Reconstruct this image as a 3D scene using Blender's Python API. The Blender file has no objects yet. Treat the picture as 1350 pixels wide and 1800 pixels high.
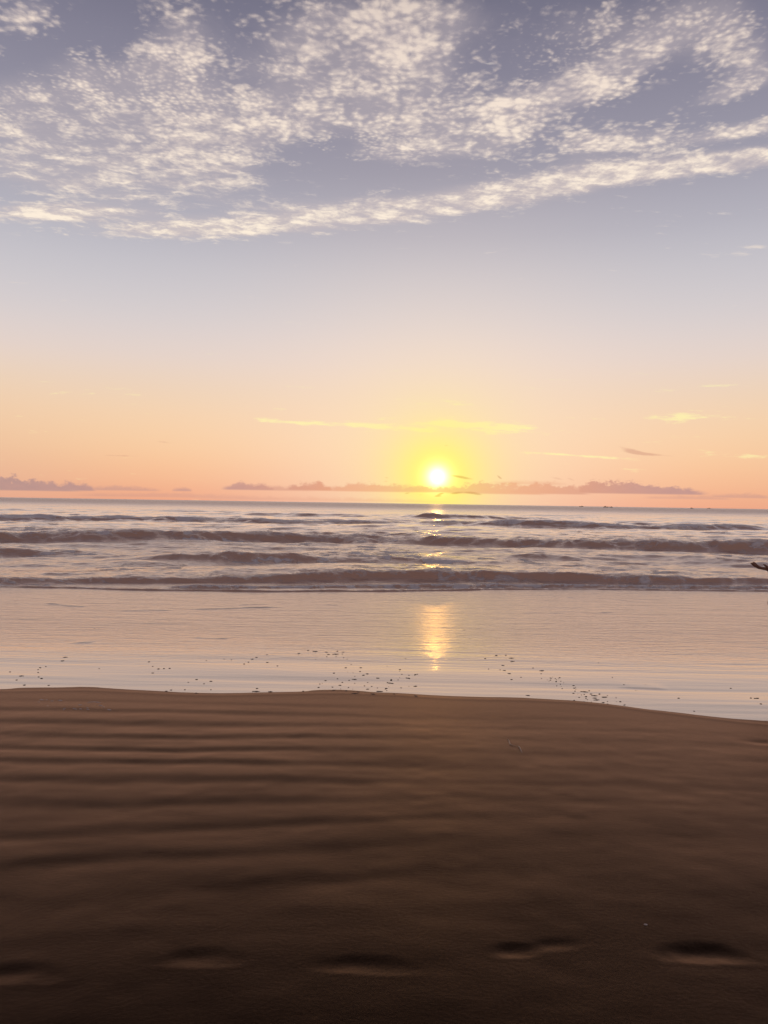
import bpy, bmesh, math, random
import numpy as np
from mathutils import Matrix, Vector

# ------------------------------------------------------------------ camera
SC = bpy.context.scene
COL = SC.collection
F = 1352.0                       # focal length in photo pixels (photo 1350 x 1800)
CAM_H = 1.6
PITCH = math.radians(-0.66)
ROLL = math.radians(0.89)
cam_d = bpy.data.cameras.new("camera")
cam = bpy.data.objects.new("camera", cam_d)
COL.objects.link(cam)
cam_d.sensor_fit = 'VERTICAL'
cam_d.sensor_height = 36.0
cam_d.sensor_width = 27.0
cam_d.lens = F / 1800 * 36.0
cam_d.clip_start = 0.05
cam_d.clip_end = 60000
CAM_R = Matrix.Rotation(math.radians(90) + PITCH, 3, 'X') @ Matrix.Rotation(ROLL, 3, 'Z')
cam.matrix_world = Matrix.Translation((0, 0, CAM_H)) @ CAM_R.to_4x4()
SC.camera = cam
NR = np.array(CAM_R)

def ray(px, py):
    """direction (with y = 1) seen at a point of the photograph"""
    d = NR @ np.array([(px - 675) / F, (900 - py) / F, -1.0])
    return d / d[1]

def ground(px, py, z=0.0):
    d = ray(px, py)
    t = (z - CAM_H) / d[2]
    return d[0] * t, d[1] * t

def at_depth(px, py, Y):
    d = ray(px, py)
    return Vector((d[0] * Y, Y, CAM_H + d[2] * Y))

# ------------------------------------------------------------------ colour management
SC.view_settings.view_transform = 'Standard'
SC.view_settings.look = 'None'
SC.view_settings.exposure = 0.0
SC.view_settings.gamma = 1.0
SC.view_settings.use_curve_mapping = False
SC.render.engine = 'CYCLES'
SC.cycles.use_denoising = True
SC.cycles.max_bounces = 6
SC.cycles.sample_clamp_indirect = 6.0

# ------------------------------------------------------------------ sun
SUNDIR = Vector(ray(769, 838)).normalized()
SUN_EL = math.asin(SUNDIR.z)
SUN_AZ = math.atan2(SUNDIR.x, SUNDIR.y)      # from +Y towards +X
sun_d = bpy.data.lights.new("sun", 'SUN')
sun_d.energy = 0.013            # low sun, dimmed by the bank of cloud and the sea air
sun_d.angle = math.radians(0.53)
sun_d.color = (1.0, 0.56, 0.13)
sun = bpy.data.objects.new("sun", sun_d)
COL.objects.link(sun)
sun.rotation_mode = 'QUATERNION'
LAMPDIR = Vector(ray(769, 806)).normalized()
sun.rotation_quaternion = LAMPDIR.to_track_quat('Z', 'Y')
sun.location = SUNDIR * 50

# ------------------------------------------------------------------ node helper
class V:
    """a float socket (or constant) with arithmetic that builds Math nodes"""
    nt = None
    def __init__(s, sock): s.s = sock
    @staticmethod
    def m(op, *a, clamp=False):
        n = V.nt.nodes.new('ShaderNodeMath'); n.operation = op; n.use_clamp = clamp
        for i, x in enumerate(a):
            if isinstance(x, V): V.nt.links.new(x.s, n.inputs[i])
            else: n.inputs[i].default_value = float(x)
        return V(n.outputs[0])
    def __add__(a, b): return V.m('ADD', a, b)
    __radd__ = __add__
    def __sub__(a, b): return V.m('SUBTRACT', a, b)
    def __rsub__(a, b): return V.m('SUBTRACT', b, a)
    def __mul__(a, b): return V.m('MULTIPLY', a, b)
    __rmul__ = __mul__
    def __truediv__(a, b): return V.m('DIVIDE', a, b)
    def __rtruediv__(a, b): return V.m('DIVIDE', b, a)
    def __neg__(a): return V.m('MULTIPLY', a, -1)

def vmax(a, b): return V.m('MAXIMUM', a, b)
def vmin(a, b): return V.m('MINIMUM', a, b)
def vexp(a): return V.m('EXPONENT', a)
def vpow(a, b): return V.m('POWER', a, b)
def clamp01(a): return V.m('ADD', a, 0, clamp=True)
def sstep(e0, e1, x):
    n = V.nt.nodes.new('ShaderNodeMapRange'); n.interpolation_type = 'SMOOTHSTEP'
    for i, q in enumerate((x, e0, e1, 0.0, 1.0)):
        if isinstance(q, V): V.nt.links.new(q.s, n.inputs[i])
        else: n.inputs[i].default_value = q
    return V(n.outputs[0])
def vec(x, y, z):
    n = V.nt.nodes.new('ShaderNodeCombineXYZ')
    for i, q in enumerate((x, y, z)):
        if isinstance(q, V): V.nt.links.new(q.s, n.inputs[i])
        else: n.inputs[i].default_value = q
    return n.outputs[0]
def noise(v, scale=1.0, detail=4.0, rough=0.5, dist=0.0, typ='FBM'):
    n = V.nt.nodes.new('ShaderNodeTexNoise'); n.noise_dimensions = '3D'
    try: n.noise_type = typ
    except Exception: pass
    V.nt.links.new(v, n.inputs['Vector'])
    n.inputs['Scale'].default_value = scale; n.inputs['Detail'].default_value = detail
    n.inputs['Roughness'].default_value = rough; n.inputs['Distortion'].default_value = dist
    return V(n.outputs[0])
def voronoi(v, scale, smooth=0.6, rnd=1.0):
    n = V.nt.nodes.new('ShaderNodeTexVoronoi'); n.feature = 'SMOOTH_F1'; n.voronoi_dimensions = '2D'
    V.nt.links.new(v, n.inputs['Vector'])
    n.inputs['Scale'].default_value = scale
    n.inputs['Smoothness'].default_value = smooth
    n.inputs['Randomness'].default_value = rnd
    return V(n.outputs['Distance'])
def ramp(x, stops, interp='B_SPLINE'):
    n = V.nt.nodes.new('ShaderNodeValToRGB'); cr = n.color_ramp; cr.interpolation = interp
    while len(cr.elements) < len(stops): cr.elements.new(1.0)
    for e, (p, c) in zip(cr.elements, stops):
        e.position = p; e.color = (*c, 1) if len(c) == 3 else c
    V.nt.links.new(x.s, n.inputs[0])
    return n.outputs[0]
def mixc(fac, a, b, blend='MIX'):
    n = V.nt.nodes.new('ShaderNodeMix'); n.data_type = 'RGBA'; n.blend_type = blend; n.clamp_factor = True
    for sock, q in ((n.inputs[0], fac), (n.inputs[6], a), (n.inputs[7], b)):
        if isinstance(q, V): V.nt.links.new(q.s, sock)
        elif isinstance(q, bpy.types.NodeSocket): V.nt.links.new(q, sock)
        elif isinstance(q, (int, float)): sock.default_value = q
        else: sock.default_value = (*q, 1)
    return n.outputs[2]
def lin(r, g, b):
    f = lambda c: c / 12.92 if c <= 0.04045 else ((c + 0.055) / 1.055) ** 2.4
    return tuple(f(c / 255) for c in (r, g, b))

# ------------------------------------------------------------------ sky
world = bpy.data.worlds.new("World"); SC.world = world
world.use_nodes = True
nt = world.node_tree; nt.nodes.clear(); V.nt = nt
out = nt.nodes.new('ShaderNodeOutputWorld')
bg = nt.nodes.new('ShaderNodeBackground')
tc = nt.nodes.new('ShaderNodeTexCoord')
sep = nt.nodes.new('ShaderNodeSeparateXYZ'); nt.links.new(tc.outputs['Generated'], sep.inputs[0])
X, Y, Z = V(sep.outputs[0]), V(sep.outputs[1]), V(sep.outputs[2])

def rowz(py):                     # sine of elevation of a row of the photograph
    t = (884.5 - py) / F
    return t / math.sqrt(1 + t * t)
def stop(py, *c): return (max(0.0, rowz(py)) / 0.7, lin(*c))
zr = vmax(Z, 0.0) / 0.7
sunward = ramp(zr, [stop(884, 243, 168, 134), stop(850, 249, 187, 146), stop(800, 253, 207, 162), stop(740, 249, 214, 178),
                    stop(690, 240, 214, 190), stop(640, 233, 215, 207), stop(570, 217, 210, 212), stop(490, 201, 198, 205),
                    stop(420, 185, 183, 194), stop(310, 160, 157, 172), stop(120, 133, 130, 149), stop(-30, 112, 111, 131), (0.92, lin(102, 100, 116)), (1.0, lin(98, 97, 114))])
away = ramp(zr, [(0.0, lin(200, 165, 155)), (0.12, lin(202, 170, 162)), (0.3, lin(178, 160, 164)), (0.7, lin(128, 122, 136)), (1.0, lin(98, 97, 114))])
# the Nishita atmosphere for the same low sun carries part of the light
nis = nt.nodes.new('ShaderNodeTexSky'); nis.sky_type = 'NISHITA'; nis.sun_disc = False
nis.sun_elevation = SUN_EL; nis.sun_rotation = SUN_AZ; nis.altitude = 0; nis.dust_density = 2.0
nscale = nt.nodes.new('ShaderNodeVectorMath'); nscale.operation = 'SCALE'; nscale.inputs['Scale'].default_value = 0.05
nt.links.new(nis.outputs[0], nscale.inputs[0])

hl = V.m('SQRT', X * X + Y * Y + 1e-6)
caz = (X * math.sin(SUN_AZ) + Y * math.cos(SUN_AZ)) / hl            # cosine of the azimuth from the sun
sky = mixc(sstep(-0.35, 0.80, caz), away, sunward)
sky = mixc(0.05, sky, nscale.outputs[0])
# duller and pinker away from the sun along the horizon
d2 = vec(X, Y, Z)
cosd = X * SUNDIR.x + Y * SUNDIR.y + Z * SUNDIR.z
ang = V.m('ARCCOSINE', vmin(cosd, 1.0)) * F                           # distance from the sun in photo pixels
sky = mixc(sstep(420, 900, ang) * sstep(0.17, 0.0, Z) * 0.55, sky, lin(218, 180, 160))
sky = mixc(vexp(-1.0 * vpow(ang / 300.0, 2.0)) * 0.60, sky, lin(255, 228, 208))
# gnomonic sky coordinates, in photo pixels, about the point (forward, horizon)
ys = vmax(Y, 0.02)
P = X / ys * F
Q = Z / ys * F
fwd = sstep(0.03, 0.3, Y)
def pq(px, py):
    d = ray(px, py); return d[0] * F, d[2] * F
def blob(px, py, rx, ry, deg=0.0, w=1.0):
    """soft elongated patch; deg is its rise towards the right"""
    p, q = pq(px, py); a = math.radians(deg - 0.89)
    dx, dy = P - p, Q - q
    u = (dx * math.cos(a) + dy * math.sin(a)) / rx
    v = (dy * math.cos(a) - dx * math.sin(a)) / ry
    return vexp(-(u * u + v * v)) * w
def addall(l):
    s = l[0]
    for q in l[1:]: s = s + q
    return s

# high cloud sheet, laid out on a plane far above
zs = vmax(Z, 0.06)
U, W = X / zs, Y / zs
uw = vec(U, W, 0.0)
wob = noise(uw, 6.0, 4, 0.6)
wob2 = noise(vec(U, W, 7.3), 5.0, 3, 0.55)
Uw, Ww = U + (wob - 0.5) * 0.14, W + (wob2 - 0.5) * 0.14
uww = vec(U + (wob - 0.5) * 0.05, W + (wob2 - 0.5) * 0.05, 0.0)
mask = addall([
    # lower lit ridge
    blob(90, 374, 160, 17, 1, 1.5), blob(330, 404, 190, 17, 3, 1.5), blob(600, 377, 180, 27, 5, 1.45), blob(830, 348, 140, 24, 9, 1.5),
    blob(1010, 315, 120, 26, 12, 1.5), blob(1200, 294, 160, 20, 9, 1.6), blob(1340, 276, 110, 17, 9, 1.5), blob(1330, 225, 130, 18, 12, 1.2), blob(1130, 245, 110, 26, 10, .75),
    ])
field = addall([
    blob(60, 255, 160, 60, -6, .95), blob(200, 215, 190, 65, -20, .95), blob(130, 325, 200, 38, -8, .85), blob(340, 295, 140, 50, -15, .8), blob(190, 135, 130, 36, -12, .65), blob(45, 25, 70, 40, 25, .75), blob(20, 170, 90, 40, 0, .6),
    # middle mackerel field
    blob(310, 75, 70, 95, -35, .75), blob(480, 105, 140, 100, 35, .62), blob(560, 50, 100, 80, 35, .6), blob(330, 185, 130, 65, -30, .8), blob(480, 215, 120, 45, 20, .8), blob(590, 150, 100, 70, 30, .75),
    blob(720, 60, 90, 90, 30, .85), blob(660, 180, 90, 100, 40, .7), blob(810, 40, 130, 60, 15, .7), blob(750, 215, 140, 60, -15, .75), blob(690, 270, 60, 16, 0, .7), blob(800, 150, 120, 60, 0, .4),
    # right streaks
    blob(980, 165, 160, 36, 22, .95), blob(1110, 110, 90, 30, 38, .85), blob(880, 230, 110, 42, 20, .75), blob(1040, 50, 120, 55, 20, .7), blob(1270, 60, 80, 80, 40, .95), blob(1290, 158, 90, 18, 22, .95), blob(1180, 40, 110, 50, 30, .5), blob(1030, 250, 70, 22, 10, .7), blob(1330, 110, 60, 40, 30, .6)])
mask = vmin(mask + vmin(field * 0.98, 1.06), 1.5)
fib = noise(vec(Uw * 1.0 + Ww * 0.35, Ww * 2.6 - Uw * 0.6, 3.1), 5.5, 6, 0.62)
puff = 1.0 - voronoi(uww, 46.0, 0.6) * 1.35
fine = noise(uww, 42.0, 5, 0.6)
clump = noise(uww, 10.0, 5, 0.62)
bigv = noise(vec(U, W, 21.0), 2.6, 3, 0.55)
puff2 = 1.0 - voronoi(uww, 68.0, 0.6) * 1.35
puff = puff * sstep(0.40, 0.55, bigv) + puff2 * sstep(0.55, 0.40, bigv)
puffz = sstep(0.34, 0.45, Z)
fib2 = noise(vec(Uw * 9.0, Ww * 2.2, 5.5), 1.0, 6, 0.62)
fib = fib * (1.0 - 0.7 * puffz) + fib2 * (0.7 * puffz)                              # rounder grains higher up
dens = mask * 0.52 + (fib - 0.5) * 1.9 + (clump - 0.5) * 2.0 + (bigv - 0.5) * 0.9 + (puff - 0.45) * (0.08 + 0.40 * puffz) + (fine - 0.5) * 0.75
# nothing below the ridge
lowcut = sstep(0.05, 0.30, mask)
calpha = sstep(0.24, 1.12, dens) * lowcut * fwd
veil = sstep(0.25, 1.1, mask * 0.75 + (fib - 0.5) * 0.9) * 0.50 * fwd
ccol = ramp(vmax(Z, 0.0) / 0.7, [stop(440, 255, 240, 220), stop(330, 254, 238, 220), stop(200, 248, 230, 214), stop(0, 232, 214, 202), (1.0, lin(120, 112, 122))])
ccol = mixc(sstep(1.2, 0.6, dens) * 0.30 + sstep(0.55, 0.42, clump) * 0.25, ccol, lin(200, 184, 184))
sky = mixc(veil, sky, lin(204, 190, 190))
sky = mixc(calpha * 0.97, sky, ccol)

# thin bright wisps low over the sun and to the right
wn = noise(vec(P * 0.017 + Q * 0.01, Q * 0.10, 1.7), 1.0, 6, 0.62)
wm = addall([blob(850, 748, 120, 9, -1, 1.0), blob(650, 748, 160, 7, -1, .8), blob(500, 742, 60, 4, -2, .6), blob(1200, 733, 100, 9, 3, .7), blob(1240, 680, 70, 5, 6, .4), blob(780, 706, 110, 6, 0, .35),
             blob(1000, 800, 110, 3, -2, .8), blob(150, 690, 120, 8, -3, .3), blob(1290, 800, 90, 5, -3, .5), blob(1180, 410, 90, 30, -20, .22), blob(1320, 440, 50, 8, 12, .4)])
sky = mixc(sstep(0.30, 0.80, wm * 0.92 + (wn - 0.5) * 2.2) * fwd * 0.85, sky, mixc(sstep(0.10, 0.24, Z), lin(255, 242, 176), lin(226, 214, 206)))

# glow of the sun itself
sky = mixc(vexp(-1.0 * vpow(ang / 150.0, 2.0)) * 0.40, sky, lin(255, 236, 130))
yel = mixc(vexp(-1.0 * vpow(ang / 74.0, 1.9)) * 0.97, sky, (1.1, 0.97, 0.14))

# low cumulus bank above the horizon
bn = noise(vec(P * 0.05, Q * 0.075, 4.2), 1.0, 6, 0.66)
bn2 = noise(vec(P * 0.05, Q * 0.12, 9.2), 1.0, 4, 0.6)
def bank(px, pybase, half, height, w=1.0):
    """a flat-based heap of cloud: half width and height in photo pixels"""
    p, q = pq(px, pybase)
    u = (P - p) / half
    top = height * vexp(-1.0 * vpow(V.m('ABSOLUTE', u), 3.0))
    dq = Q - q
    return vmin(sstep(-3.0, 0.5, dq), 1.0) * sstep(4.0, -4.0, dq - top * (bn * 2.5 - 0.38)) * sstep(1.25, 0.85, V.m('ABSOLUTE', u)) * w
B = []
for a in [(40, 861, 95, 17), (125, 861, 40, 13), (15, 860, 32, 24), (215, 861, 60, 6, .6), (320, 862, 16, 4, .8),
          (440, 860, 44, 10), (420, 859, 16, 13, .9), (545, 861, 40, 13), (490, 861, 60, 6, .7), (655, 863, 75, 15, .8), (745, 864, 60, 10, .85),
          (870, 867, 85, 19, .8), (960, 867, 70, 17, .85), (1060, 866, 45, 24), (1130, 867, 100, 15), (1100, 866, 60, 19), (1190, 868, 45, 9, .9),
          (1300, 874, 50, 6, .5), (1210, 876, 70, 5, .4), (560, 879, 200, 5, .35), (300, 873, 150, 6, .35), (930, 850, 60, 4, .45)]:
    B.append(bank(*a))
bk = B[0]
for q in B[1:]: bk = vmax(bk, q)
# loose dark scraps near the sun and right
sc_ = addall([blob(812, 839, 22, 3.0, -8, 1.1), blob(878, 839, 7, 2.2, -35, 1.0), blob(1112, 793, 28, 5, -14, 1.0), blob(1150, 799, 50, 3, -3, .7), blob(980, 841, 16, 3, -10, .7), blob(1005, 843, 12, 2.5, -20, .7), blob(1065, 845, 10, 2, -35, .7),
              blob(1115, 846, 28, 3, 0, .6), blob(288, 777, 20, 3, -5, .7), blob(210, 801, 40, 2.2, 0, .7), blob(95, 789, 20, 2.2, 0, .5), blob(785, 783, 8, 2, 0, .7), blob(680, 840, 6, 2, -10, .6),
              blob(775, 868, 8, 2.0, 12, 1.0), blob(800, 867, 12, 2.4, 8, 1.0), blob(826, 866, 14, 2.4, 0, 1.0), blob(716, 867, 7, 1.7, 12, .8), blob(740, 870, 7, 1.7, 5, .7), blob(770, 872, 8, 1.5, 5, .9), blob(840, 869, 10, 2.0, -5, .9)])
scr = sstep(0.36, 0.95, sc_ * 0.95 + (bn2 - 0.5) * 0.7)
near_sun = vexp(-1.0 * vpow(ang / 130.0, 2.0))
bcol = mixc(sstep(90, 420, ang), lin(238, 160, 116), lin(188, 146, 143))
bcol = mixc(sstep(300, 900, ang), bcol, lin(172, 142, 140))
bcol = mixc((bn2 - 0.3) * 0.5, bcol, lin(222, 164, 146))
core = vexp(-1.0 * vpow(ang / 15.0, 1.5))
withbank = mixc(bk * fwd * (0.85 - 0.25 * near_sun), yel, bcol)
withbank = mixc(scr * fwd * 0.42, withbank, mixc(near_sun, lin(196, 132, 116), lin(205, 140, 50)))
# the sun's disc and its white core, dimmed where the bank covers it
disc = nt.nodes.new('ShaderNodeVectorMath'); disc.operation = 'SCALE'; disc.inputs[0].default_value = (3.2, 2.7, 1.7)
nt.links.new((core * (1.0 - 0.9 * vmin(bk + scr, 1.0)) ).s, disc.inputs['Scale'])
addn = nt.nodes.new('ShaderNodeVectorMath'); addn.operation = 'ADD'
nt.links.new(withbank, addn.inputs[0]); nt.links.new(disc.outputs[0], addn.inputs[1])
nt.links.new(addn.outputs[0], bg.inputs['Color'])
bg.inputs['Strength'].default_value = 1.0
nt.links.new(bg.outputs[0], out.inputs[0])
world.cycles.sampling_method = 'MANUAL'
world.cycles.sample_map_resolution = 2048

# ------------------------------------------------------------------ object helpers
def mat(name):
    m = bpy.data.materials.new(name); m.use_nodes = True
    n = m.node_tree; n.nodes.clear(); V.nt = n
    o = n.nodes.new('ShaderNodeOutputMaterial')
    return m, n, o
def principled(n, **kw):
    p = n.nodes.new('ShaderNodeBsdfPrincipled')
    for k, v in kw.items():
        s = p.inputs[k.replace('_', ' ')]
        if isinstance(v, bpy.types.NodeSocket): n.links.new(v, s)
        elif isinstance(v, V): n.links.new(v.s, s)
        elif isinstance(v, tuple): s.default_value = (*v, 1)
        else: s.default_value = v
    return p
def bump(n, h, dist=0.01, strength=1.0, normal=None):
    b = n.nodes.new('ShaderNodeBump'); b.inputs['Distance'].default_value = dist; b.inputs['Strength'].default_value = strength
    n.links.new(h.s, b.inputs['Height'])
    if normal is not None: n.links.new(normal, b.inputs['Normal'])
    return b.outputs[0]
def position(n):
    g = n.nodes.new('ShaderNodeNewGeometry')
    s = n.nodes.new('ShaderNodeSeparateXYZ'); n.links.new(g.outputs['Position'], s.inputs[0])
    return V(s.outputs[0]), V(s.outputs[1]), V(s.outputs[2])
def attr(n, name):
    a = n.nodes.new('ShaderNodeAttribute'); a.attribute_name = name; return V(a.outputs['Fac'])
def link(name, me, m=None, parent=None):
    o = bpy.data.objects.new(name, me); COL.objects.link(o)
    if m is not None: me.materials.append(m)
    if parent is not None: o.parent = parent
    return o
def tag(o, label=None, cat=None, group=None, kind=None):
    for k, v in (('label', label), ('category', cat), ('group', group), ('kind', kind)):
        if v: o[k] = v
    return o
def grid_mesh(name, XX, YY, ZZ, smooth=True):
    r, c = XX.shape
    me = bpy.data.meshes.new(name)
    co = np.stack([XX, YY, ZZ], -1).reshape(-1, 3).astype(np.float32)
    i = np.arange((r - 1) * (c - 1)); rr, cc = i // (c - 1), i % (c - 1)
    a = rr * c + cc
    f = np.stack([a, a + 1, a + c + 1, a + c], 1).astype(np.int32)
    me.vertices.add(len(co)); me.vertices.foreach_set('co', co.ravel())
    me.loops.add(f.size); me.loops.foreach_set('vertex_index', f.ravel())
    me.polygons.add(len(f)); me.polygons.foreach_set('loop_start', np.arange(0, f.size, 4, dtype=np.int32))
    me.polygons.foreach_set('loop_total', np.full(len(f), 4, np.int32))
    me.polygons.foreach_set('use_smooth', np.full(len(f), smooth, bool))
    me.update(calc_edges=True); me.validate()
    return me
def set_attr(me, name, a):
    t = me.attributes.new(name, 'FLOAT', 'POINT'); t.data.foreach_set('value', a.astype(np.float32).ravel())

def vnoise(x, y, seed=0):
    """smooth value noise, numpy"""
    xi, yi = np.floor(x).astype(np.int64), np.floor(y).astype(np.int64)
    fx, fy = x - xi, y - yi
    fx = fx * fx * fx * (fx * (fx * 6 - 15) + 10); fy = fy * fy * fy * (fy * (fy * 6 - 15) + 10)
    def h(a, b):
        n = (a * 374761393 + b * 668265263 + seed * 974634541) & 0xffffffff
        n = ((n ^ (n >> 13)) * 1274126177) & 0xffffffff
        n = n ^ (n >> 16)
        return (n & 0xffffff) / float(0xffffff)
    return (h(xi, yi) * (1 - fx) + h(xi + 1, yi) * fx) * (1 - fy) + (h(xi, yi + 1) * (1 - fx) + h(xi + 1, yi + 1) * fx) * fy
def fbm(x, y, seed=0, octv=4, gain=0.5):
    s, a, t = 0, 1.0, 0
    for k in range(octv):
        s = s + a * vnoise(x * 2 ** k + 17.3 * k, y * 2 ** k - 9.1 * k, seed + k); t += a; a *= gain
    return s / t
def ss(e0, e1, x):
    t = np.clip((x - e0) / (e1 - e0), 0, 1); return t * t * (3 - 2 * t)

# ------------------------------------------------------------------ water's edge and the sand
EDGE_PX = [(-900, 1216), (-300, 1215), (0, 1213), (150, 1211), (350, 1221), (480, 1218), (600, 1216), (720, 1222), (800, 1226), (950, 1230), (1050, 1236), (1150, 1250), (1250, 1262), (1350, 1272), (1600, 1290), (2200, 1300)]
_e = np.array([ground(*p) for p in EDGE_PX])
def edge(x): 
    from_x = np.interp(x, _e[:, 0], _e[:, 1])
    return from_x
def edge_s(x):                                   # smoothed
    return sum(edge(x + d) for d in (-.18, -.09, 0, .09, .18)) / 5 + .05 * (fbm(x * 1.7, x * 0, 37, 4) - .5)
FOOT = [  # photo x, y, half length px, half width (m), depth, turn
    (1240, 1664, 72, .050, .030, -4), (905, 1660, 38, .034, .017, 8), (975, 1648, 46, .030, .011, 8), (650, 1690, 78, .040, .016, -3), (355, 1675, 66, .042, .015, 4), (30, 1702, 70, .045, .016, 0)]
def sand_base(x, y):
    s = edge_s(x) - y
    z = np.where(s > 0, 0.034 * s - 0.0012 * np.clip(s, 0, 8) ** 2, 0.016 * s)
    return np.where(s > 8, 0.034 * 8 - 0.0012 * 64 + (s - 8) * 0.012, np.maximum(z, -0.9)), s
def sand_point(px, py):
    z = 0.05
    for _ in range(12):
        x, y = ground(px, py, z)
        z = float(sand_height(np.array([x]), np.array([y]))[0])
    return x, y, z
def sand_height(x, y, feet=True):
    z, s = sand_base(x, y)
    # wave-laid ripples, roughly along the shore, rising to the right nearer the camera
    wy = y - 0.17 * (x + 0.4) * (1 - ss(3.2, 4.5, y)) + 0.22 * (fbm(x * .55, y * .8, 5, 3) - .5) + 0.035 * (fbm(x * 2.0, y * 4, 8, 2) - .5)
    ph = 2 * np.pi * (wy - 0.02) / 0.30
    prof = np.sin(ph) + 0.20 * np.sin(2 * ph + 0.6)
    amp = 0.0025 * (0.35 + 1.0 * fbm(x * .7 + 3, y * 1.4, 21, 3))
    amp = amp * ss(0.05, 0.9, s) * (0.28 + 0.72 * ss(0.7, -1.2, x)) * (1 - 0.85 * ss(3.2 + 0 * x, 2.6, y + 0.10 * x)) * (1 - 0.75 * ss(0.2, 1.2, x) * ss(4.3, 3.3, y))
    z = z + amp * prof
    z = z + (fbm(x * 1.3, y * 1.6, 31, 4) - .5) * 0.016 * ss(0.1, 1.5, s) + (fbm(x * 5, y * 9, 33, 3) - .5) * 0.0010 * ss(0.1, .6, s)
    # small lip at the very edge
    z = z + 0.002 * np.exp(-((s - 0.05) / 0.05) ** 2)
    # dent at the far right
    X0, Y0 = ground(1340, 1303, 0.03)
    z = z - 0.006 * np.exp(-(((x - X0) / .12) ** 2 + ((y - Y0) / .06) ** 2))
    if feet:
        for (px, py, hl_, hw, dp, tw) in FOOT:
            fx, fy = ground(px, py, 0.13); dp = dp * 0.25; hw = hw * 1.15
            L = hl_ / F * fy * 1.02
            c, sn = math.cos(math.radians(tw)), math.sin(math.radians(tw))
            u = ((x - fx) * c + (y - fy) * sn) / L; v = (-(x - fx) * sn + (y - fy) * c) / hw
            v = v + 0.25 * u * u
            r = np.sqrt(u * u + v * v + 1e-9) + 0.45 * (fbm(x * 14, y * 14, 51, 2) - .5)
            z = z - dp * (1 - ss(0.0, 1.45, r)) + dp * 0.12 * np.exp(-((r - 1.28) / .22) ** 2) * ss(1.2, -1.2, v)
            z = z - 0.25 * dp * np.exp(-(((u + .35) / .35) ** 2 + ((v) / .6) ** 2)) 
    return z

xs = np.concatenate([-np.geomspace(900, 3.2, 60), np.linspace(-3.15, 3.35, 520), np.geomspace(3.4, 900, 60)])
ysand = np.concatenate([-np.geomspace(600, 1.0, 40), np.linspace(-0.9, 1.75, 30), np.linspace(1.77, 4.2, 250), np.linspace(4.22, 7.2, 170), np.geomspace(7.25, 70, 40)])
XX, YY = np.meshgrid(xs, ysand)
me = grid_mesh('sand', XX, YY, sand_height(XX, YY))
m, n, o = mat('damp_sand')
px_, py_, pz_ = position(n)
g1 = noise(vec(px_, py_, pz_), 420.0, 3, 0.7)
g2 = noise(vec(px_ * 1.0, py_ * 1.6, 0.0), 2.2, 4, 0.6)
g3 = noise(vec(px_, py_, 0.0), 60.0, 3, 0.6)
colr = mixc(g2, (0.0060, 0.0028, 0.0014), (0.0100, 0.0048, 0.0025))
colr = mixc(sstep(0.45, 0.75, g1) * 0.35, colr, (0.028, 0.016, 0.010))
nb = bump(n, g1 * 0.6 + g3 * 0.8, 0.0016, 0.6)
lw = n.nodes.new('ShaderNodeLayerWeight'); lw.inputs['Blend'].default_value = 0.5; n.links.new(nb, lw.inputs['Normal'])
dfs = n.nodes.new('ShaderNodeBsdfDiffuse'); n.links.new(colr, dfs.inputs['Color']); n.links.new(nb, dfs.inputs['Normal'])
gls = n.nodes.new('ShaderNodeBsdfGlossy'); gls.inputs['Roughness'].default_value = 0.46; n.links.new(nb, gls.inputs['Normal'])
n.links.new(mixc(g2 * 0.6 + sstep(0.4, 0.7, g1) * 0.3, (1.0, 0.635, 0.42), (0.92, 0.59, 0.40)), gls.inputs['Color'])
mx = n.nodes.new('ShaderNodeMixShader'); n.links.new(clamp01(vpow(V(lw.outputs['Facing']), 4.45)).s, mx.inputs[0])
n.links.new(dfs.outputs[0], mx.inputs[1]); n.links.new(gls.outputs[0], mx.inputs[2])
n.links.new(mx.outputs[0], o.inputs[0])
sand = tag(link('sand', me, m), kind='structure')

# ------------------------------------------------------------------ thin sheet of backwash over flat sand
SHORE_PX = [(-600, 1031), (0, 1032), (130, 1035), (265, 1038), (500, 1041), (680, 1040), (870, 1037), (1000, 1036), (1150, 1038), (1350, 1040), (1900, 1046)]
_s = np.array([ground(*p) for p in SHORE_PX])
def shore(x): return np.interp(x, _s[:, 0], _s[:, 1]) + 0.10 * (vnoise(x * .9, x * 0, 3) - .5) + .03 * (vnoise(x * 4, x * 0, 4) - .5)
xf = np.concatenate([-np.geomspace(300, 14, 20), np.linspace(-13.5, 13.5, 560), np.geomspace(14, 300, 20)])
yf = np.geomspace(4.2, 17.5, 620)
XX, YY = np.meshgrid(xf, yf)
def long_waves(x, y):
    """very low, long-crested undulation of the film near the edge"""
    e = edge_s(x); s = y - e
    near = ss(-.4, 0.5, s) * (1 - ss(1.6, 3.4, s))
    wy = y + 0.10 * (fbm(x * .5, y * .6, 61, 3) - .5) * 2 + 0.02 * x
    a = 0.0130 * (fbm(x * .20, wy * 2.5, 63, 3, .45) - .5)
    return a * near
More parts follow.
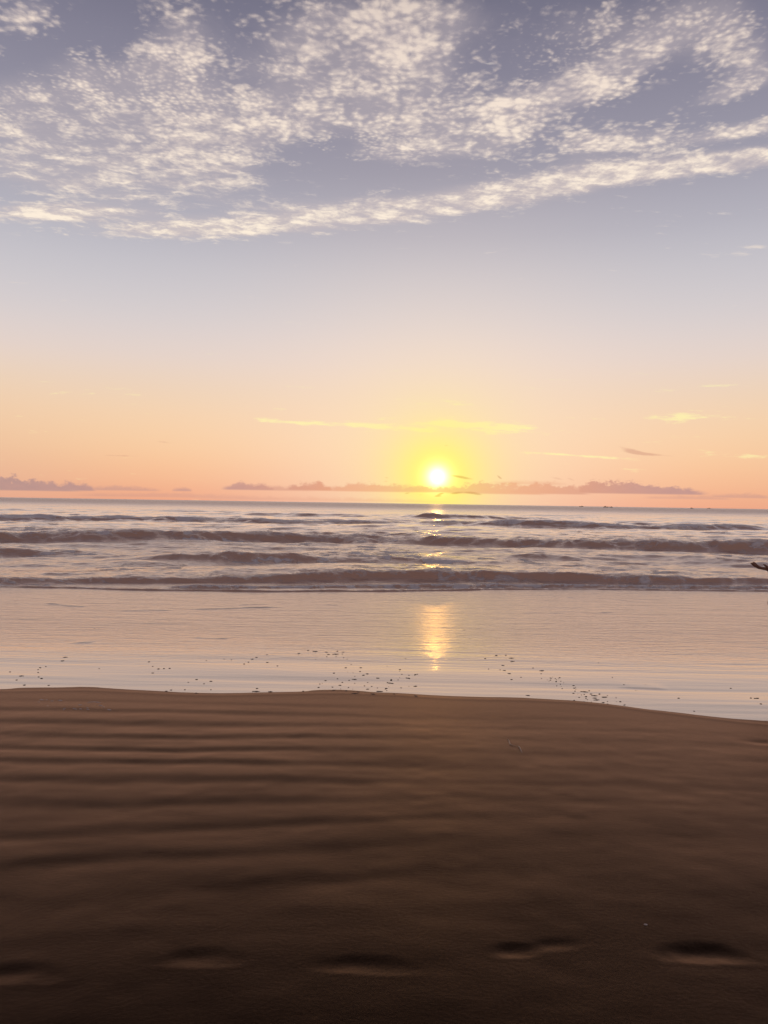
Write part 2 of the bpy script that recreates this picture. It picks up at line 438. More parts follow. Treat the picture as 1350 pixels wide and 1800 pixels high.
def ridges(x, y):
    z = np.zeros_like(x)
    for k, (x0, y0, x1, y1, h) in enumerate([(80, 1061, 152, 1066, .006), (55, 1052, 85, 1052, .006), (212, 1073, 300, 1072, .006), (335, 1071, 500, 1067, .007), (420, 1063, 470, 1062, .004), (340, 1120, 400, 1123, .005),
                       (550, 1063, 600, 1064, .004), (920, 1078, 1000, 1077, .004), (1040, 1079, 1078, 1076, .005), (995, 1050, 1012, 1052, .006), (1065, 1052, 1100, 1055, .004), (130, 1130, 160, 1129, .004), (1095, 1208, 1170, 1211, .003)]):
        ax, ay = ground(x0, y0); bx, by = ground(x1, y1)
        t = np.clip((x - ax) / (bx - ax), 0, 1); yy = ay + (by - ay) * t + 0.10 * (vnoise(x * 3, x * 0 + k, 70) - .5)
        w = ss(-.06, .12, (x - ax) / (bx - ax)) * ss(1.06, .88, (x - ax) / (bx - ax))
        d = y - yy
        z = z + 1.5 * h * w * np.where(d < 0, np.exp(-(d / .035) ** 2), np.exp(-(d / .16) ** 2)) * (.4 + vnoise(x * 5, x * 0 + k, 71))
    return z
far = ss(0.6, 3.5, YY - edge_s(XX))
ZZ = long_waves(XX, YY) + ridges(XX, YY)
ZZ += far * (0.0080 * (fbm(XX * 1.1, YY * 6.5, 81, 3, .45) - .5) + 0.004 * (fbm(XX * .5, YY * 1.1, 82, 3) - .5))
me = grid_mesh('shallow_water', XX, YY, ZZ)
m, n, o = mat('water_film')
px_, py_, pz_ = position(n)
wsand = mixc(noise(vec(px_, py_ * 2.0, 0.0), 1.3, 4, 0.6), (0.07, 0.05, 0.038), (0.11, 0.08, 0.06))
h1 = noise(vec(px_ * 0.5, py_ * 4.4, 0.0), 3.2, 4, 0.55)
h2 = noise(vec(px_ * 6.0, py_ * 16.0, 2.0), 1.6, 3, 0.6)
sf = sstep(6.8, 10.0, py_)
hh = h1 * (0.12 + sf * 1.15) + h2 * (0.04 + sf * 0.85)
nb = bump(n, hh, 0.010, 1.0)
fres = n.nodes.new('ShaderNodeFresnel'); fres.inputs['IOR'].default_value = 1.45; n.links.new(nb, fres.inputs['Normal'])
dif = n.nodes.new('ShaderNodeBsdfDiffuse'); n.links.new(wsand, dif.inputs['Color'])
gl = n.nodes.new('ShaderNodeBsdfGlossy'); n.links.new((0.10 + sf * 0.17).s, gl.inputs['Roughness']); gl.inputs['Color'].default_value = (1, .84, .72, 1)
n.links.new(nb, gl.inputs['Normal'])
mx = n.nodes.new('ShaderNodeMixShader')
n.links.new(clamp01(0.42 + V(fres.outputs[0]) * 0.95).s, mx.inputs[0]); n.links.new(dif.outputs[0], mx.inputs[1]); n.links.new(gl.outputs[0], mx.inputs[2])
n.links.new(mx.outputs[0], o.inputs[0])
film = tag(link('shallow_water', me, m), kind='structure')

# ------------------------------------------------------------------ sea with its breakers
def base_y(pts):
    q = np.array([ground(*p) for p in pts]); return q
WAVES = [  # base line in the photo [(x, y of the foot)], crest height m, [x windows photo px: (x0, x1, strength)], front length, back length, foam
    ([(-500, 1029), (0, 1029), (200, 1027), (420, 1026), (675, 1022), (950, 1026), (1150, 1029), (1350, 1031), (1900, 1036)], .24, [(-600, 300, .55), (100, 520, .7), (360, 1250, 1.0), (1050, 2000, .75)], .30, 1.6, .25),
    ([(-500, 1034), (0, 1034), (300, 1036), (675, 1034), (1000, 1035), (1350, 1038), (1900, 1043)], .10, [(300, 2000, 1.0)], .14, .5, .5),
    ([(200, 986), (280, 988), (500, 990), (700, 989), (850, 990)], .21, [(265, 560, 1.0), (560, 800, .55)], .45, 1.6, .15),
    ([(-300, 974), (0, 975), (90, 975), (300, 975)], .30, [(-400, 75, 1.0), (75, 185, .55)], .5, 1.8, .2),
    ([(800, 982), (950, 984), (1100, 984)], .22, [(890, 1010, 1.0), (1010, 1120, .4)], .45, 1.8, .2),
    ([(-500, 953), (0, 954), (300, 954), (550, 954), (700, 956), (900, 962), (1000, 966), (1120, 968), (1350, 972), (1900, 978)], .56, [(-600, 700, 1.0), (600, 1000, .85), (850, 2000, 1.0)], .9, 3.5, .25),
    ([(-500, 915), (0, 916), (250, 917), (500, 921), (700, 922), (900, 926), (1100, 931), (1350, 932), (1900, 937)], .62, [(-600, 380, 1.0), (250, 740, .75), (640, 960, .6), (850, 1330, 1.0)], 1.6, 6.0, .5),
    ([(300, 905), (500, 907), (750, 913), (900, 914), (1000, 914)], .80, [(380, 560, .5), (575, 680, .6), (690, 980, .75)], 2.2, 9.0, .2),
    ([(-300, 897), (100, 898), (400, 901), (700, 904), (1000, 908), (1350, 913)], .42, [(-300, 120, .7), (240, 420, .7), (900, 1100, .6), (1150, 1400, .5)], 2.5, 8.0, .1),
]
cols = np.tan(np.linspace(-math.radians(42), math.radians(42), 780))
depth = [12.6]
while depth[-1] < 110: depth.append(depth[-1] * 1.0034)
while depth[-1] < 900: depth.append(depth[-1] * 1.010)
while depth[-1] < 30000: depth.append(depth[-1] * 1.06)
depth = np.array(depth)
T, D = np.meshgrid(cols, depth)
Xs, Ys = T * D, D.copy()
H = np.zeros_like(Xs); FO = np.zeros_like(Xs)
for k, (pts, ht, wins, Lf, Lb, fo) in enumerate(WAVES):
    q = base_y(pts)
    tx = q[:, 0] / q[:, 1]                                       # interpolate by bearing
    foot = np.interp(T, tx, q[:, 1])
    pxl = 675 + T * F
    w = np.zeros_like(T)
    for (a, b, s) in wins:
        sw = 60
        w = np.maximum(w, s * ss(a - sw, a + sw, pxl + 14 * (vnoise(Xs * .5, Ys * 0, 90 + k) - .5)) * ss(b + sw, b - sw, pxl))
    crest = foot + 1.15 * Lf + (0.35 * Lf) * (fbm(Xs * (1.2 / Lf) * .5, Ys * 0, 100 + k, 3) - .5) * 2
    hgt = 0.60 * ht * w * (0.80 + 0.40 * fbm(Xs / (4 * Lf), Ys * 0 + k, 110 + k, 3))
    d = D - crest
    d = d + .30 * Lf * (fbm(Xs * 1.9 / Lf ** .6, Ys * 2.5 / Lf ** .6, 140 + k, 4) - .5)
    hgt = hgt * (0.88 + .24 * fbm(Xs * 2.4 / Lf ** .5, Ys * 3.0 / Lf ** .5, 150 + k, 4))
    shp = np.where(d < 0, np.exp(-np.abs(d / (Lf * .62)) ** 2.4), np.exp(-(d / Lb) ** 2) )
    H = H + hgt * shp
    # trough shoreward of the wave
    H = H - 0.10 * hgt * np.exp(-((d + 1.8 * Lf) / (Lf)) ** 2)
    front = ss(-1.5 * Lf, -.2 * Lf, d) * ss(0.7 * Lf, 0.0, d)
    rag = fbm(Xs * 2.2 / Lf * .5, Ys * 5 / Lf * .5, 130 + k, 4)
    FO = np.maximum(FO, w * fo * front * ss(.35, .75, rag + .25 * (d > -.35 * Lf)))
rng = np.random.default_rng(4)
step = np.gradient(depth)[:, None]
ch = np.zeros_like(Xs)
for k in range(64):
    lam = 0.22 * (60 ** (k / 63.0)); th = rng.normal(0, .36); ph = rng.uniform(0, 6.283)
    kx, ky = math.sin(th) * 2 * np.pi / lam, math.cos(th) * 2 * np.pi / lam
    a = 0.0040 * lam ** 0.70
    lod = ss(1.8, 3.6, lam / step)
    env = 0.25 + 1.5 * vnoise(Xs / (lam * 3.1) + k, Ys / (lam * 2.2), 200 + k)
    ch += a * lod * env * np.sin(kx * Xs + ky * Ys + ph + 2.0 * vnoise(Xs / lam / 4, Ys / lam / 4, 300 + k))
sh = shore(Xs)
calm = ss(-.05, 1.2, D - sh)
ch = ch * (0.55 + .45 * ss(13, 24, D)) * calm
H = H + ch * (1 + 1.2 * np.clip(H, 0, .5))
# swash lip where the sea slides over the film
lip = D - sh
H = H + np.where(lip > 0, 0.008 + 0.030 * np.exp(-lip / .30) * (.4 + fbm(Xs * 3, Ys * 0, 400, 3)) * ss(0, .06, lip), -0.25 * np.abs(lip) - .01)
H = H * 1.0
FO = np.maximum(FO, 0.5 * ss(.05, .3, lip) * ss(1.6, .3, lip) * ss(.45, .7, fbm(Xs * 5, Ys * 9, 410, 3)))
FO = np.maximum(FO, 0.55 * ss(.50, .72, fbm(Xs * .35, Ys * .55, 420, 4)) * ss(.45, .7, fbm(Xs * 2.4, Ys * 4.5, 421, 4)) * ss(14, 17, D) * ss(70, 30, D))
me = grid_mesh('sea', Xs, Ys, H)
set_attr(me, 'foam', FO)
m, n, o = mat('sea_water')
px_, py_, pz_ = position(n)
foam = attr(n, 'foam')
fn = noise(vec(px_, py_ * 1.8, pz_), 9.0, 5, 0.65)
foamf = sstep(0.22, 0.62, foam * 1.5 + (fn - 0.5) * 0.9) * sstep(0.02, 0.2, foam)
nearf = sstep(60.0, 20.0, py_)
w1 = noise(vec(px_ * 1.6, py_ * 3.6, 0.0), 4.0, 4, 0.6)
w2 = noise(vec(px_ * 0.28, py_ * 0.55, 5.0), 1.6, 5, 0.62)
hb = w1 * 0.018 * (0.25 + nearf) + w2 * (0.042 + 0.42 * sstep(60.0, 400.0, py_)) + fn * foamf * 0.04
nb = bump(n, hb, 1.0, 1.0)
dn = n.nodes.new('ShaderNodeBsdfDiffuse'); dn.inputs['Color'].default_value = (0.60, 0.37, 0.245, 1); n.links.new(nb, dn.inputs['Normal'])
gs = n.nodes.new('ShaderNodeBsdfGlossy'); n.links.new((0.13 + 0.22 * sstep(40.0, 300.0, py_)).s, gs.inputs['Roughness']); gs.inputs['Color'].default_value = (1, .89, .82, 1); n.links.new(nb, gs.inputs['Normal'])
fr = n.nodes.new('ShaderNodeFresnel'); fr.inputs['IOR'].default_value = 1.42; n.links.new(nb, fr.inputs['Normal'])
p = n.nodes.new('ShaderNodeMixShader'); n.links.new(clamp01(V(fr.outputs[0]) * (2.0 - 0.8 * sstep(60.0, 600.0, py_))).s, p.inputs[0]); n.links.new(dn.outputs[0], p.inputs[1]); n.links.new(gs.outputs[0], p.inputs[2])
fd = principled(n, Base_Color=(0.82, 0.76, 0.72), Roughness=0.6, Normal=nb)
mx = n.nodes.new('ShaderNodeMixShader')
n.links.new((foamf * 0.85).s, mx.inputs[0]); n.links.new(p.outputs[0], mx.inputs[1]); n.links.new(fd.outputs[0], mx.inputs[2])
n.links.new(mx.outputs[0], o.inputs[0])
sea = tag(link('sea', me, m), kind='structure')

# ------------------------------------------------------------------ flotsam on the film
def plain(name, col, rough=0.5, spec=0.5, var=0.25, scale=40):
    m, n, o = mat(name)
    px_, py_, pz_ = position(n)
    t = noise(vec(px_, py_, pz_), scale, 3, 0.6)
    c = mixc(t, tuple(x * (1 - var) for x in col), tuple(min(1, x * (1 + var)) for x in col))
    p = principled(n, Base_Color=c, Roughness=rough, Specular_IOR_Level=spec)
    n.links.new(bump(n, t, 0.002, .5), p.inputs['Normal'])
    n.links.new(p.outputs[0], o.inputs[0])
    return m
scrap_m = plain('wet_weed', (0.085, 0.05, 0.034), .45, .35)
def scrap_mesh(seed):
    """flat, lumpy, uneven shred"""
    r = random.Random(seed); bm = bmesh.new()
    bmesh.ops.create_icosphere(bm, subdivisions=3, radius=0.5)
    a, b, c = r.uniform(0, 9), r.uniform(0, 9), r.uniform(2, 5)
    bend = r.uniform(-.5, .5)
    for v in bm.verts:
        q = 1 + .35 * math.sin(v.co.x * 7 * c / 3 + a) + .25 * math.sin(v.co.y * 9 + b)
        v.co.y *= max(.35, q); v.co.z *= .8 + .3 * math.sin(v.co.x * 11 + b)
        v.co.y += bend * (v.co.x ** 2 - .1)
    for f in bm.faces: f.smooth = True
    me = bpy.data.meshes.new('weed_scrap'); bm.to_mesh(me); bm.free(); me.materials.append(scrap_m)
    return me
SM = [scrap_mesh(k) for k in range(8)]
cA = [(160,45,55),(290,33,30),(360,46,40),(185,72,50),(270,70,110),(350,68,26),(45,105,14),(165,100,24),(275,98,18),(365,110,22),(35,127,16),(408,125,14),(1100,122,24),(455,185,22),(390,228,46),(568,227,44),(880,206,18),(1035,250,34),(1030,270,16),
      (250,295,40),(560,276,34),(478,292,18),(415,282,14),(645,304,52),(600,319,50),(1057,307,24),(1210,316,30),(1240,307,24),(497,332,22),(292,358,28),(492,365,88),(430,374,30),(770,352,66),(1030,346,18),(1110,350,30),(1146,358,26),(1012,371,28),(150,377,42),(350,397,36),(650,398,26),(930,377,36),(110,407,16),(82,418,28),(497,408,20),(885,401,34),(940,411,54),
      (612,441,28),(697,446,32),(322,434,54),(1213,445,60),(900,452,12),(1140,446,12),(68,460,42),(232,455,36),(422,461,28),(1040,463,16),(765,466,24),(250,492,76),(330,476,14),(473,478,10),(650,480,66),(862,479,28),(877,498,24),(395,500,40),(480,510,14),(540,516,52),(622,515,18),(790,508,112),(950,541,16),(972,546,18),(1225,570,60),(500,538,120),(715,545,90)]
cB = [(25,125,60),(8,164,26),(12,221,20),(122,217,40),(145,205,16),(176,224,26),(190,238,24),(228,212,36),(218,226,22),(82,238,12),(120,240,30),(102,251,18),(186,259,36),(242,254,24),(275,271,14),(238,286,26),(193,304,22),(246,310,14),(258,336,24),(393,302,46),(418,320,18),(400,330,32),(420,341,22),(410,369,30),(392,394,44),(445,401,12),(486,414,20),(520,407,26),(578,364,30),(520,377,130),(600,403,50),(640,424,110),(700,403,38),(795,424,24),(760,442,100),(460,445,32),(541,436,46),(540,459,26),(558,472,22),(645,453,76),(665,475,110),(400,480,32),(517,495,22),(603,499,8),(745,506,50),(795,493,22),(797,523,28),(898,450,14),(905,496,12),(948,496,38),(993,536,28),(853,208,24),(690,33,14),(990,294,26),(1250,296,14),(1132,357,16)]
cC = [(35,300,10),(75,315,24),(58,328,10),(133,302,10),(140,285,14),(133,292,10),(145,323,16),(135,318,10),(160,281,8),(228,250,22),(218,262,18),(346,288,7),(85,345,14),(170,346,12),(520,265,12),(533,304,14),(553,290,14),(572,289,10),(592,288,12),(533,281,8),(686,326,14),(657,336,8),(645,362,9),(597,363,12),(580,367,14),(685,374,14),(736,332,16),(712,341,9),(736,362,9),(852,272,12),(867,265,10),(880,255,16),(895,250,14),(933,266,14),(932,241,8),(968,279,9),(720,260,7),(782,255,7),(808,257,7),(893,368,38),(943,369,22),(897,357,14),(1058,367,10),(1043,236,16),(1100,229,26),(1075,225,12),(330,148,7),(345,149,6)]
cD = [(65,292,10),(72,309,8),(97,312,8),(120,310,12),(94,322,20),(35,327,12),(30,338,22),(70,355,9),(120,349,18),(18,357,14),(3,368,10),(45,378,10),(120,385,18),(512,382,22),(455,327,12),(435,242,9),(455,253,28),(458,263,22),(425,277,16),(415,292,8),(430,294,16),(447,306,18),(488,319,9),(530,286,9),(560,295,24),(375,289,7),(402,243,14),(363,254,9),(1310,392,30),(1290,391,14),(1325,413,12),(1038,392,14),(1092,437,10),(290,154,9),(310,185,10),(850,415,10),(820,390,7),(758,268,6),(1220,356,9)]
def add_scrap(px, py, wpx, k, label, r):
    x, y = ground(px, py)
    if px < 5 or px > 1345: pass
    L = max(0.008, 0.72 * wpx / F * y)
    o_ = bpy.data.objects.new('weed_scrap', SM[k % 8]); COL.objects.link(o_)
    thin = min(1.0, .028 / L)
    o_.scale = (L, L * (0.55 if L < .03 else .55 * thin + .05), min(L * .30, .006) * r.uniform(.8, 1.3))
    o_.rotation_euler = (0, 0, math.radians(r.uniform(-18, 18)) if L > .05 else r.uniform(-.6, .6))
    ax_, ay_ = np.array([x]), np.array([y])
    o_.location = (x, y, max(float((long_waves(ax_, ay_) + ridges(ax_, ay_))[0]), float(sand_height(ax_, ay_)[0])) + 0.0012)
    tag(o_, label, 'weed scrap', 'dark scraps stranded along the water edge')
r = random.Random(11); k = 0
for lst, ox, oy, scl, lab in ((cA, 550, 1140, 6.75, 'dark brown scrap on the wet film in the middle scatter left of the sun glitter'),
                              (cB, 950, 1160, 6.75, 'dark brown scrap in the diagonal trail on the wet film right of the sun glitter'),
                              (cC, 0, 1030, 1.985, 'dark brown scrap among the sparse specks on the left half of the wet film'),
                              (cD, 670, 1030, 1.985, 'dark brown scrap among the loose specks near and right of the sun glitter')):
    for (a, b, w) in lst:
        add_scrap(ox + a / scl, oy + b / scl, w / scl, k, lab, r); k += 1

# ------------------------------------------------------------------ odds and ends on the dry side
def tube(pts, rad, name, m, seg=8):
    bm = bmesh.new(); rings = []
    pts = [Vector(p_) for p_ in pts]
    for i, p_ in enumerate(pts):
        d = (pts[min(i + 1, len(pts) - 1)] - pts[max(i - 1, 0)]).normalized()
        a = d.orthogonal().normalized(); b = d.cross(a)
        rr = rad * (1 if 0 < i < len(pts) - 1 else .45)
        rings.append([bm.verts.new(p_ + (a * math.cos(6.2832 * j / seg) + b * math.sin(6.2832 * j / seg)) * rr) for j in range(seg)])
    for A, Bq in zip(rings, rings[1:]):
        for j in range(seg): bm.faces.new((A[j], A[(j + 1) % seg], Bq[(j + 1) % seg], Bq[j]))
    bm.faces.new(rings[0][::-1]); bm.faces.new(rings[-1])
    bmesh.ops.recalc_face_normals(bm, faces=bm.faces)
    for f in bm.faces: f.smooth = True
    me = bpy.data.meshes.new(name); bm.to_mesh(me); bm.free()
    return link(name, me, m)
straw_m = plain('pale_straw', (0.60, 0.45, 0.32), .6)
pts = []
for (a, b, lift) in [(890, 1301.5, .003), (893, 1301, .004), (895.5, 1304, .000), (896, 1308.5, .003), (900, 1311, .004), (905, 1312.3, .004), (911, 1313, .004), (914, 1316, .004), (916, 1320, .002), (918, 1324, -.002)]:
    q = sand_point(a, b); pts.append((q[0], q[1], q[2] + lift))
tag(tube(pts, 0.0030, 'straw', straw_m), 'thin pale bent straw lying on the brown sand', 'straw')
shell_m = plain('pale_shell', (0.62, 0.55, 0.50), .35)
q = sand_point(1135, 1625.5)
bm = bmesh.new(); bmesh.ops.create_icosphere(bm, subdivisions=3, radius=1)
for v in bm.verts:
    v.co.z = max(v.co.z, -.15); v.co.x *= 1 + .25 * v.co.y
    v.co *= 1 + .05 * math.sin(v.co.x * 14)
for f in bm.faces: f.smooth = True
me = bpy.data.meshes.new('shell_fragment'); bm.to_mesh(me); bm.free()
sh_o = link('shell_fragment', me, shell_m); sh_o.scale = (.0065, .0035, .0035); sh_o.location = (q[0], q[1], q[2] - .0005); sh_o.rotation_euler = (.15, 0, -.25)
tag(sh_o, 'tiny white shell fragment on the dark sand near the right footprint', 'shell')
# foam lace left by the last wave on the sand at left
foam_m = plain('drying_foam', (0.60, 0.52, 0.47), .5)
bm = bmesh.new(); r = random.Random(3)
def foam_bub(px, py, rad):
    x, y, z = sand_point(px, py)
    mt = Matrix.Translation((x, y, z)) @ Matrix.Diagonal((rad * r.uniform(1, 2.4), rad, rad * .5, 1))
    bmesh.ops.create_icosphere(bm, subdivisions=2, radius=1, matrix=mt)
for (a, b, w_) in [(110, 170, 24), (70, 202, 8), (180, 170, 8), (262, 186, 10), (388, 181, 20), (205, 260, 8), (685, 245, 16), (455, 300, 12), (435, 315, 6), (590, 300, 12), (620, 310, 10), (690, 308, 8), (1000, 260, 10), (985, 250, 8), (1030, 275, 5), (1100, 315, 8), (1130, 322, 5), (790, 285, 5), (800, 310, 5)]:
    for j in range(max(2, w_ // 3)): foam_bub(60 + (a + r.uniform(-w_, w_)) / 8.44, 1210 + (b + r.uniform(-2, 2)) / 8.44, r.uniform(.0028, .006))
for t in np.linspace(0, 1, 26):
    a = 790 + 190 * t; b = 215 - 14 * math.sin(t * 3.0) + r.uniform(-4, 4)
    foam_bub(60 + a / 8.44, 1210 + b / 8.44, r.uniform(.0022, .0045))
for f in bm.faces: f.smooth = True
me = bpy.data.meshes.new('foam_lace'); bm.to_mesh(me); bm.free()
tag(link('foam_lace', me, foam_m), 'faint pale lace of drying foam on the sand at the left', 'foam', kind='stuff')

# ------------------------------------------------------------------ boats on the horizon
hull_m = plain('dark_hull', (0.05, 0.035, 0.03), .5, .4, .2, 2)
cab_m = plain('boat_cabin', (0.12, 0.08, 0.07), .5, .4, .2, 2)
def make_boat():
    root = bpy.data.objects.new('fishing_boat', None); COL.objects.link(root)
    bm = bmesh.new(); L = 11.0; secs = []
    for i in range(11):
        t = i / 10; x = (t - .5) * L
        half = 1.35 * max(.04, (1 - abs(2 * t - .95) ** 2.6)); sheer = 1.0 + 1.1 * max(0, t - .55) ** 1.5 * 3 + .25 * max(0, .2 - t) * 4
        secs.append([bm.verts.new((x, yy, zz)) for yy, zz in ((-half, sheer), (-half * .8, .1), (-half * .15, -.5), (half * .15, -.5), (half * .8, .1), (half, sheer), (half * .9, sheer - .18), (-half * .9, sheer - .18))])
    for A, Bq in zip(secs, secs[1:]):
        for j in range(8): bm.faces.new((A[j], A[(j + 1) % 8], Bq[(j + 1) % 8], Bq[j]))
    bm.faces.new(secs[0]); bm.faces.new(secs[-1][::-1]); bmesh.ops.recalc_face_normals(bm, faces=bm.faces)
    me = bpy.data.meshes.new('hull'); bm.to_mesh(me); bm.free(); link('hull', me, hull_m, root)
    bm = bmesh.new()
    bmesh.ops.create_cube(bm, size=1, matrix=Matrix.Translation((-1.6, 0, 1.65)) @ Matrix.Diagonal((2.6, 1.7, 1.6, 1)))
    bmesh.ops.create_cube(bm, size=1, matrix=Matrix.Translation((-1.5, 0, 2.52)) @ Matrix.Diagonal((3.1, 2.0, .12, 1)))
    bmesh.ops.bevel(bm, geom=bm.edges[:], offset=.05, segments=1, affect='EDGES')
    me = bpy.data.meshes.new('cabin'); bm.to_mesh(me); bm.free(); link('cabin', me, cab_m, root)
    bm = bmesh.new()
    bmesh.ops.create_cone(bm, cap_ends=True, segments=10, radius1=.09, radius2=.05, depth=3.4, matrix=Matrix.Translation((.6, 0, 2.6)))
    me = bpy.data.meshes.new('mast'); bm.to_mesh(me); bm.free(); link('mast', me, hull_m, root)
    return root
def copy_tree(o_, parent=None):
    c = o_.copy(); COL.objects.link(c)
    if parent: c.parent = parent
    for ch_ in list(o_.children): copy_tree(ch_, c)
    return c
b0 = make_boat()
BO = [(1065, 890.6, 1500, 0.15, .95, 'largest dark fishing boat on the horizon right of the sun'), (1074, 891, 1650, -2.9, .75, 'dark fishing boat just right of the largest one on the horizon'),
      (1022, 889.8, 1900, 2.8, .95, 'small dark fishing boat on the horizon nearest the sun'), (1216, 893, 2100, .3, .9, 'small faint fishing boat far out on the horizon, fourth from the sun'), (1246, 893.5, 2300, 3.0, .9, 'faintest fishing boat on the horizon, farthest from the sun')]
srcs = [b0] + [copy_tree(b0) for _ in BO[1:]]
for o_, (px, py, Yd, rz, s_, lab) in zip(srcs, BO):
    d = ray(px, py); o_.location = (d[0] * Yd, Yd, -.05); o_.rotation_euler = (0, 0, rz); o_.scale = (s_,) * 3
    tag(o_, lab, 'boat', 'fishing boats on the horizon')

# ------------------------------------------------------------------ person standing just outside the frame, one open hand reaching in
def capsule(bm, a, b, ra, rb, seg=14):
    a, b = Vector(a), Vector(b); d = b - a; L = d.length
    mt = Matrix.Translation((a + b) / 2) @ d.to_track_quat('Z', 'Y').to_matrix().to_4x4()
    bmesh.ops.create_cone(bm, cap_ends=True, segments=seg, radius1=ra, radius2=rb, depth=L, matrix=mt)
    bmesh.ops.create_uvsphere(bm, u_segments=seg, v_segments=seg // 2 + 2, radius=ra, matrix=Matrix.Translation(a))
    bmesh.ops.create_uvsphere(bm, u_segments=seg, v_segments=seg // 2 + 2, radius=rb, matrix=Matrix.Translation(b))
def ellip(bm, c, s, rot=None):
    mt = Matrix.Translation(c) @ (rot.to_4x4() if rot else Matrix.Identity(4)) @ Matrix.Diagonal((*s, 1))
    bmesh.ops.create_uvsphere(bm, u_segments=24, v_segments=16, radius=1, matrix=mt)
def fused(name, bm, voxel, m, parent, smooth=4):
    me = bpy.data.meshes.new(name); bm.to_mesh(me); bm.free()
    o_ = link(name, me, m, parent)
    rm = o_.modifiers.new('r', 'REMESH'); rm.mode = 'VOXEL'; rm.voxel_size = voxel; rm.use_smooth_shade = True
    sm = o_.modifiers.new('s', 'SMOOTH'); sm.factor = .5; sm.iterations = smooth
    dg = bpy.context.evaluated_depsgraph_get(); dg.update()
    new = bpy.data.meshes.new_from_object(o_.evaluated_get(dg)); o_.modifiers.clear(); o_.data = new
    if not new.materials: new.materials.append(m)
    return o_
HY = 7.3
WR = at_depth(1351.5, 1000.3, HY)                         # wrist
PXM = HY / F                                               # metres per photo pixel there
def hp(dx, dy, depth_): return WR + Vector((dx * PXM, depth_, dy * PXM))
px0 = WR.x + 0.33                                          # the body's axis
def bd(x, y, z): return Vector((px0 + x, HY + .16 + y, z))
skin_m = plain('brown_skin', (0.27, 0.14, 0.095), .5, .4, .1, 30)
cloth_m = plain('dark_shirt', (0.035, 0.04, 0.06), .85, .2, .15, 200)
short_m = plain('dark_shorts', (0.05, 0.045, 0.04), .85, .2, .15, 200)
hair_m = plain('black_hair', (0.012, 0.010, 0.009), .45, .5, .3, 150)
bm = bmesh.new()
# near arm: shoulder - elbow - wrist
S1, E1 = bd(.0, -.17, 1.27), hp(40, -8.5, .01)
capsule(bm, S1, E1, .050, .038); capsule(bm, E1, WR, .039, .026)
capsule(bm, E1 + (WR - E1) * .12, E1 + (WR - E1) * .4, .041, .038)
# palm, held open and facing up, thumb on the near side
for j in range(4):
    dpt = .030 - .020 * j
    kn = hp(-16.5 + abs(j - 1.3) * .9, 1.2 + .3 * j, dpt)
    capsule(bm, WR + Vector((-.008, dpt * .55, .0)), kn, .0175 - (.002 if j == 0 else 0), .0115)
    curl = (1.00, .9, .85, 1.45)[::-1][j]
    ln = (.036, .043, .046, .042)[j]
    a_ = math.radians(24 * curl); p1 = kn + Vector((-math.cos(a_) * ln, .003 * (1.5 - j), math.sin(a_) * ln))
    b_ = math.radians(42 * curl); p2 = p1 + Vector((-math.cos(b_) * ln * .62, 0, math.sin(b_) * ln * .62))
    c_ = math.radians(48 * curl); p3 = p2 + Vector((-math.cos(c_) * ln * .48, 0, math.sin(c_) * ln * .48))
    capsule(bm, kn, p1, .0100, .0088, 10); capsule(bm, p1, p2, .0088, .0078, 10); capsule(bm, p2, p3, .0078, .0062, 10)
t0, t1, t2, t3 = hp(-3, 1.0, -.022), hp(-7, 4.0, -.043), hp(-10.5, 6.6, -.050), hp(-14, 8.6, -.052)
capsule(bm, t0, t1, .018, .0125, 10); capsule(bm, t1, t2, .0120, .0098, 10); capsule(bm, t2, t3, .0098, .0070, 10)
# far arm hanging, softly bent
S2, E2, W2 = bd(.02, .17, 1.27), bd(.05, .24, .99), bd(-.06, .25, .77)
capsule(bm, S2, E2, .050, .038); capsule(bm, E2, W2, .039, .026)
for j in range(4):
    kn = W2 + Vector((-.045 + .012 * j, .012 - .006 * j, -.075)); capsule(bm, W2, kn, .018, .012)
    p1 = kn + Vector((-.012, 0, -.036)); p2 = p1 + Vector((.002, 0, -.026 + .004 * abs(j - 1)))
    capsule(bm, kn, p1, .0095, .0085, 10); capsule(bm, p1, p2, .0085, .0065, 10)
capsule(bm, W2 + Vector((-.02, -.015, -.02)), W2 + Vector((-.055, -.03, -.06)), .013, .009, 10); capsule(bm, W2 + Vector((-.055, -.03, -.06)), W2 + Vector((-.065, -.03, -.085)), .009, .007, 10)
# trunk
ellip(bm, bd(.02, 0, 1.18), (.115, .165, .20)); ellip(bm, bd(.02, 0, .99), (.10, .135, .17)); ellip(bm, bd(.03, 0, .86), (.115, .160, .13))
capsule(bm, bd(.02, -.10, 1.29), bd(.02, .10, 1.29), .055, .055)
capsule(bm, bd(.02, 0, 1.28), bd(-.005, 0, 1.40), .052, .047)
# head: skull, jaw, nose, lips, ears, looking left along the water
hc = bd(-.02, 0, 1.485)
ellip(bm, hc + Vector((.012, 0, .02)), (.094, .074, .095)); ellip(bm, hc + Vector((-.025, 0, -.035)), (.062, .056, .070))
capsule(bm, hc + Vector((-.078, 0, .012)), hc + Vector((-.098, 0, -.020)), .010, .014, 10)
ellip(bm, hc + Vector((-.080, 0, -.052)), (.012, .024, .008)); ellip(bm, hc + Vector((-.076, 0, -.064)), (.012, .020, .008)); ellip(bm, hc + Vector((-.066, 0, -.088)), (.020, .024, .016))
ellip(bm, hc + Vector((-.070, 0, .030)), (.016, .050, .010))
for s_ in (-1, 1):
    ellip(bm, hc + Vector((.012, s_ * .076, -.008)), (.018, .010, .030))
    ellip(bm, hc + Vector((-.066, s_ * .032, .008)), (.012, .016, .009))
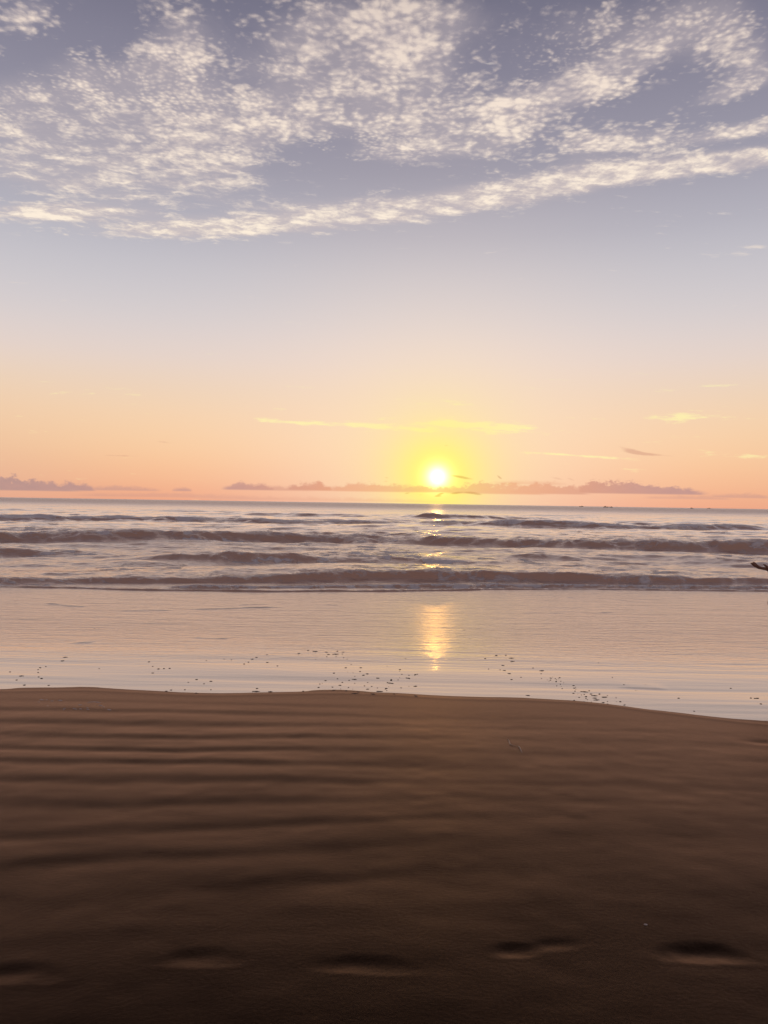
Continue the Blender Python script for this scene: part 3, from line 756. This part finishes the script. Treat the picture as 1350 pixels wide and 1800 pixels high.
# legs, ankles in the film
for s_, fx in ((-1, -.06), (1, .09)):
    hip, kne, ank = bd(.03, s_ * .085, .84), bd(.01 + fx * .4, s_ * .09, .47), bd(.05 + fx, s_ * .09, .075)
    capsule(bm, hip, kne, .085, .052); capsule(bm, kne, ank, .053, .034)
    ellip(bm, kne + (ank - kne) * .30 + Vector((.012, 0, 0)), (.055, .050, .12))
    capsule(bm, ank + Vector((.02, 0, -.045)), ank + Vector((-.11, -.01 * s_, -.055)), .034, .026)
    for j in range(5):
        tp = ank + Vector((-.125 + .008 * j, (-.028 + .014 * j) * -s_, -.064)); capsule(bm, tp, tp + Vector((-.04 + .004 * j, 0, -.003)), .012 - .001 * j, .010 - .001 * j, 10)
ppl = bpy.data.objects.new('person', None); COL.objects.link(ppl)
# body is the thing's one continuous mesh
COL.objects.unlink(ppl); bpy.data.objects.remove(ppl)
body = fused('person', bm, .0042, skin_m, None, 3)
tag(body, 'person standing in the shallows at the right, open hand reaching in palm up', 'person')
bm = bmesh.new()
ellip(bm, bd(.02, 0, 1.18), (.128, .178, .20)); ellip(bm, bd(.02, 0, .99), (.118, .152, .19)); ellip(bm, bd(.03, 0, .88), (.128, .172, .09))
capsule(bm, bd(.02, -.10, 1.275), bd(.02, .10, 1.275), .066, .066)
capsule(bm, S1, S1 + (E1 - S1) * .55, .066, .058); capsule(bm, S2, S2 + (E2 - S2) * .55, .066, .058)
fused('shirt', bm, .008, cloth_m, body)
bm = bmesh.new()
ellip(bm, bd(.03, 0, .83), (.126, .172, .10))
for s_, fx in ((-1, -.06), (1, .09)):
    hip, kne = bd(.03, s_ * .085, .82), bd(.01 + fx * .4, s_ * .09, .47)
    capsule(bm, hip, hip + (kne - hip) * .75, .100, .082)
fused('shorts', bm, .008, short_m, body)
bm = bmesh.new()
ellip(bm, hc + Vector((.026, 0, .032)), (.098, .084, .096)); ellip(bm, hc + Vector((.085, 0, -.03)), (.045, .065, .10)); capsule(bm, hc + Vector((.095, 0, -.02)), hc + Vector((.10, 0, -.16)), .045, .030)
fused('hair', bm, .007, hair_m, body)
eye_m = plain('eye_white', (.6, .58, .55), .2)
iris_m = plain('dark_iris', (.02, .012, .01), .2)
for s_ in (-1, 1):
    bm = bmesh.new(); ellip(bm, hc + Vector((-.073, s_ * .032, .008)), (.009, .013, .006))
    me = bpy.data.meshes.new('eye'); bm.to_mesh(me); bm.free(); eo = link('eye', me, eye_m, body)
    bm = bmesh.new(); ellip(bm, hc + Vector((-.080, s_ * .032, .008)), (.003, .005, .005))
    me = bpy.data.meshes.new('iris'); bm.to_mesh(me); bm.free(); link('iris', me, iris_m, eo)
